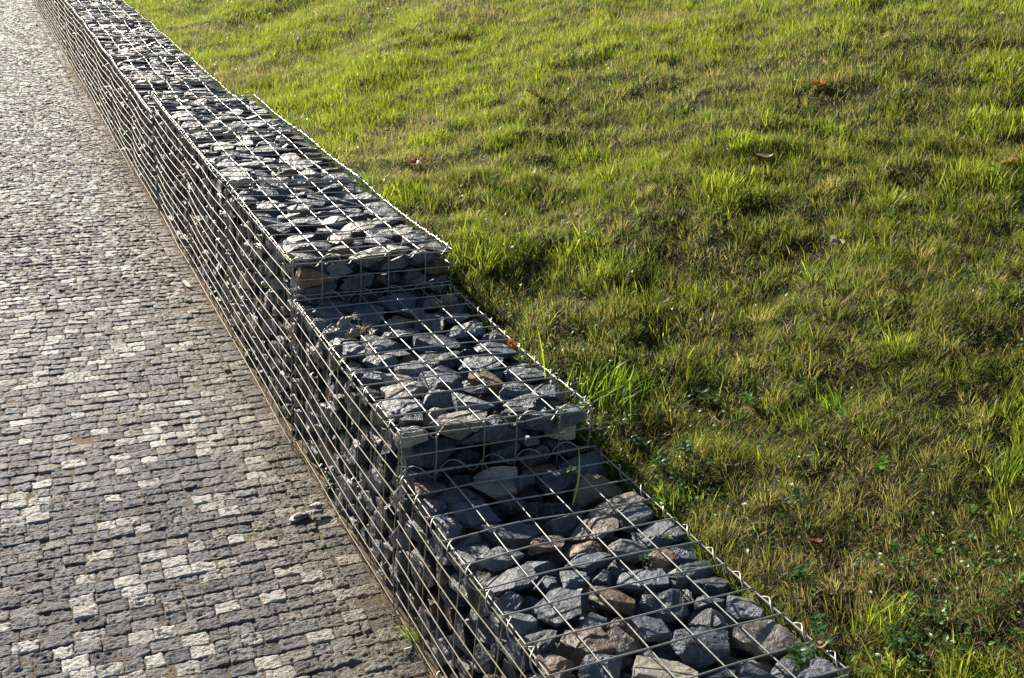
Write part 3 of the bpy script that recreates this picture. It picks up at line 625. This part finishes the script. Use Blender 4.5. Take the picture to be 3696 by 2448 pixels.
weed(bp(2410, 1955, -.015), 8, .024, 'grey-green rosette weed on a rounded stone near the back of the lowest basket', seed=3, stem=.018, col=(.12, .17, .10))
weed(bp(2320, 2035, -.02), 8, .022, 'dark rosette weed between brown stones in the lowest basket', seed=4, stem=.015, col=(.04, .10, .03))
weed(bp(2040, 1730, -.005), 20, .020, 'leafy sprig under the front of the middle step basket', seed=5, stem=.04, col=(.04, .12, .02))
weed(bp(2150, 1600, .0), 30, .024, 'dark leafy weed clump at the foot of the middle step, bank corner', seed=6, stem=.045, col=(.035, .09, .02))
weed(on_bank(2290, 1620), 26, .026, 'dark leafy weed in the shade beyond the middle step corner', seed=7, stem=.03, col=(.035, .085, .02))
weed(bp(1880, 1310, .1), 12, .020, 'small green sprig at the back edge wires of the middle step basket', seed=8, stem=.02, col=(.09, .2, .03))
weed(bp(1730, 1355, .095), 12, .014, 'tiny dark green weed between stones on the middle step', seed=9, stem=.012, col=(.03, .10, .02))
weed(bp(2380, 1830, -.01), 6, .022, 'single green leaf sprout just inside the back wire of the lowest basket', seed=10, stem=.015, col=(.10, .24, .03))
weed(bp(2700, 2165, -.015), 8, .022, 'yellow-green drooping weed on the lowest basket near the bank', seed=12, stem=.012, col=(.22, .24, .04))
for i, (u, v, lab) in enumerate([(2230, 1550, 'dark weed just below the big bright tuft'), (2380, 1700, 'dark weed spilling over the back corner of the lowest basket'), (2470, 1650, 'dark low weed in the shade a little up the bank from the lowest basket'),
                                 (2560, 1480, 'pale-leaved weed right of the big bright tuft'), (2960, 2330, 'leafy weed beside the front bank corner of the lowest basket'), (3240, 2350, 'leafy dark weed at the bottom edge right of the lowest basket'), (2850, 2100, 'weed halfway along the bank edge of the lowest basket')]):
    weed(on_bank(u, v), 28, .027, lab, seed=60+i, stem=.04, col=[(.05, .11, .025), (.045, .10, .02), (.05, .12, .03), (.10, .15, .07), (.05, .12, .03), (.05, .11, .03), (.07, .14, .03)][i])
for i, (u, v, lab) in enumerate([(2700, 1470, 'light green leafy weed in the lawn right of the big bright tuft'), (2860, 1840, 'small pale-leaved weed in the lawn beyond the lowest basket'),
                                 (3190, 800, 'broad bright green weed in the mid lawn toward the right'), (3150, 1230, 'feathery green weed in the lawn below the bright broad weed'), (2560, 800, 'yellow-green weed rosette right of the top step in mid lawn'),
                                 (3180, 1700, 'bright young leafy weed low on the right of the lawn'), (2630, 2330, 'leafy weed pushing out under the bank edge of the lowest basket'), (3500, 1870, 'three-leaved green sprout near the right border of the lawn'),
                                 (3480, 1000, 'small clover plant on the right of the lawn')]):
    weed(on_bank(u, v), 16, .03 if i in (0, 2, 4) else .022, lab, seed=40+i, stem=.035, col=[(.09, .2, .03), (.16, .2, .13), (.12, .25, .03), (.10, .2, .03), (.2, .26, .04), (.12, .26, .03), (.06, .13, .03), (.1, .22, .03), (.07, .17, .03)][i])
def lobed(R, lobes=5, seed=0, depth=.35):            # fallen maple-like leaf, gently curled
    rg = np.random.default_rng(seed); n = lobes*6; a = np.linspace(-math.pi, math.pi, n, endpoint=False); r = R*(1-depth+depth*np.abs(np.cos(a*lobes/2))**.7)*(.72+.28*np.cos(a*.5))*rg.uniform(.92, 1.08, n)
    V = [np.zeros(3)]
    for f in (.5, 1.):
        for q, rr in zip(a, r): x, y = rr*f*math.cos(q), rr*f*math.sin(q); V.append([x, y, .35*(x*x)/R+.25*abs(y)*f+.1*R*math.sin(3*q)*f])
    F = [(1+i, 1+(i+1) % n, 1+n+(i+1) % n, 1+n+i) for i in range(n)]; T = [(0, 1+i, 1+(i+1) % n) for i in range(n)]
    return np.array(V), [np.array(F), np.array(T)]
def fallen(p, R, col, lab, seed=0, lobes=5, tilt=(.3, .2), depth=.35):
    V, F = lobed(R, lobes, seed, depth); V = rotz(roty(rotx(V, tilt[0]), tilt[1]), seed*1.3); root = mesh_obj('fallen_leaf', V, F, M_DRY, None, np.broadcast_to(col, V.shape)*np.random.default_rng(seed).uniform(.8, 1.2, (len(V), 1)), True)
    root.location = p; tag(root, lab, 'fallen leaf', 'fallen leaves'); a = Acc(); d = rotz(roty(rotx(np.array([[-R*.6, 0, .004], [-R*1.0, .1*R, .006], [-R*1.35, .3*R, .004]]), tilt[0]), tilt[1]), seed*1.3); tube(a, d, .0006, 5); a.C = [np.broadcast_to(np.array(col)*.8, (a.n, 3))]; a.build('stalk', M_DRY, root); return root
UPZ = np.array([0, 0, .022])
fallen(on_bank(1935, 365)+UPZ, .06, (.16, .085, .06), 'dark brown curled leaf lying high on the lawn left of centre', 1)
fallen(on_bank(2960, 325)+UPZ, .035, (.40, .11, .04), 'small vivid orange-red leaf high on the right of the lawn', 2, 3)
fallen(on_bank(3625, 605)+UPZ, .045, (.32, .16, .06), 'orange and yellow leaf near the right border of the lawn', 3)
fallen(on_bank(1488, 606)+UPZ, .03, (.32, .16, .09), 'small pinkish orange leaf on the lawn behind the top step basket', 4, 3)
fallen(bp(1842, 1243, .115), .020, (.34, .13, .05), 'orange leaf caught on the back edge wires of the middle step', 5, 5, (.8, .4))
fallen(bp(2890, 1990, .0)+np.array([.03, 0, .02]), .022, (.22, .10, .05), 'small rust red leaf beside the bank edge of the lowest basket', 6, 3)
fallen(on_bank(2760, 588)+UPZ, .035, (.62, .52, .38), 'pale beige leaf lying flat in the right middle of the lawn', 7, 3, (.1, .1), .12)
fallen(bp(2960, 2340, -.01)+np.array([0, 0, .012]), .018, (.28, .18, .10), 'little tan leaf by the bank edge wire of the lowest basket', 8, 3)
fallen(on_bank(3010, 890)+UPZ*.7, .03, (.45, .36, .27), 'dull tan leaf in the bare patch at mid right of the lawn', 9, 3)
fallen(bp(1010, 640, .235)+np.array([0, 0, .0]), .014, (.30, .12, .06), 'tiny brown leaf resting on the far high basket by the bank', 10, 3)
def chunk(name, p, dims, seed, col, lab, cat, m=None, amp=.004, lev=4, lie=0.):
    r = np.random.default_rng(seed); P = r.normal(size=(22, 3)); P /= (np.abs(P)**3).sum(1)[:, None]**(1/3.); P *= np.array(dims)/2
    V, F = rough_stone(P, lev, seed, amp); V = rotz(V, lie); o = mesh_obj(name, V, F, m or M_STONE, None, np.broadcast_to(col, V.shape)); o.location = p; tag(o, lab, cat); return o
q = bp(1262, 1228, .125); r = np.random.default_rng(78); acc = Acc()
for i, (dm, of) in enumerate([((.070, .048, .040), (0, .012, .022)), ((.042, .052, .034), (.002, -.018, .006))]):
    P = r.normal(size=(12, 3)); P /= (np.abs(P)**3).sum(1)[:, None]**(1/3.); P *= np.array(dm)/2; V, F = rough_stone(P, 4, 80+i, .0045); acc.add(V+of, F, (.30, .26, .205))
o = acc.build('loose_stone', M_STONE); o.location = q+np.array([-.004, -.012, .024]); tag(o, 'pale tan lump of broken stone lying loose on top of the middle step wires', 'stone')
o['group'] = 'loose pieces lying on the wall and path'
# crumbled slab of broken mortar at the foot of the wall
q = bp(1105, 1855, GZ+.01); acc = Acc()
for i in range(5):
    r = np.random.default_rng(200+i); P = r.normal(size=(16, 3)); P /= (np.abs(P)**3).sum(1)[:, None]**(1/3.); P *= np.array([.075-.006*i, .030, .009])/2*r.uniform(.8, 1.2, 3)
    V, F = rough_stone(P, 3, 300+i, .0022); acc.add(rotz(V, .15+.15*r.normal())+[r.normal()*.014+.012*(i-2), r.normal()*.008, .005+.0045*i], F, np.array([.30, .28, .25])*r.uniform(.7, 1.2))
o = acc.build('broken_slab', M_STONE); o.location = q-[0, 0, .012]; tag(o, 'crumbling flaky grey slab lying on the setts at the foot of the middle step', 'slab')
q = bp(676, 1026, GZ+.006); chunk('wood_offcut', q, (.022, .12, .012), 91, (.52, .44, .33), 'pale flat wood strip lying beside the wall foot, level with the top step', 'wood piece', M_STONE, .0015, 3, .1)
q = bp(1475, 2344, GZ+.008); root = empty('cigarette_end', q); tag(root, 'small white cigarette end on the setts near the lowest basket', 'cigarette end')
a = Acc(); tube(a, [[-.011, 0, 0], [.007, .001, 0]], .0042, 14); a.build('filter', M_BUTT, root, True); a = Acc(); tube(a, [[.0075, .001, 0], [.0105, .0012, 0]], .0040, 14); a.C = [np.broadcast_to((.12, .09, .06), (a.n, 3))]; a.build('burnt_tip', M_DRY, root, True)
# white clover head
q = on_bank(3608, 92)+np.array([0, 0, .05]); root = empty('clover_flower', q); tag(root, 'single white clover head near the upper right corner of the lawn', 'flower'); a = Acc(); rg = np.random.default_rng(5)
V0, F0 = leaf_geo(.011, .005, .2, .2, 3)
for i in range(46): a.add(rotz(roty(V0, -rg.uniform(-.5, 1.5)), rg.uniform(0, 6.3)), F0, (.75, .72, .62))
a.build('petals', M_DRY, root); a = Acc(); tube(a, [[0, 0, 0], [.002, .001, -.03], [.004, 0, -.055]], .001, 5); a.C = [np.broadcast_to((.08, .16, .03), (a.n, 3))]; a.build('stem', M_WEED, root)
# dry litter at the foot of the wall: bits of straw, crumbs of soil
def litter():
    rg = np.random.default_rng(44); acc = Acc(); n = 22000; y = rg.uniform(.5, 11, n); x = -np.abs(rg.normal(size=n))*.035-.004; k = rg.random(n) < .35+.65*smooth(vn(np.c_[y*3, 0*y], 3), -.2, .5); x, y = x[k], y[k]; n = len(x)
    col = np.where(rg.random((n, 1)) < .5, np.array([.22, .13, .07]), np.array([.40, .30, .18]))*rg.uniform(.6, 1.2, (n, 1))
    blades(acc, np.c_[x, y], np.full(n, GZ+.003)+rg.uniform(0, .006, n), .004+.022*rg.random(n)**3, np.full(n, .0013)*(1+y*.12), np.full(n, 1.25), rg.uniform(0, 6.3, n), np.full(n, .5), col, rg, 2)
    n = 1500; x = rg.uniform(-.9, -.03, n); y = rg.uniform(.7, 8, n); blades(acc, np.c_[x, y], np.full(n, GZ+.004), .004+.018*rg.random(n)**3, np.full(n, .0009)*(1+y*.12), np.full(n, 1.2), rg.uniform(0, 6.3, n), np.full(n, .5), np.array([.26, .18, .10])*rg.uniform(.5, 1.3, (n, 1)), rg, 2)
    tag(acc.build('dry_litter', M_DRY), 'dry straw bits and brown crumbs strewn along the foot of the wall', 'litter', kind='stuff')
litter()
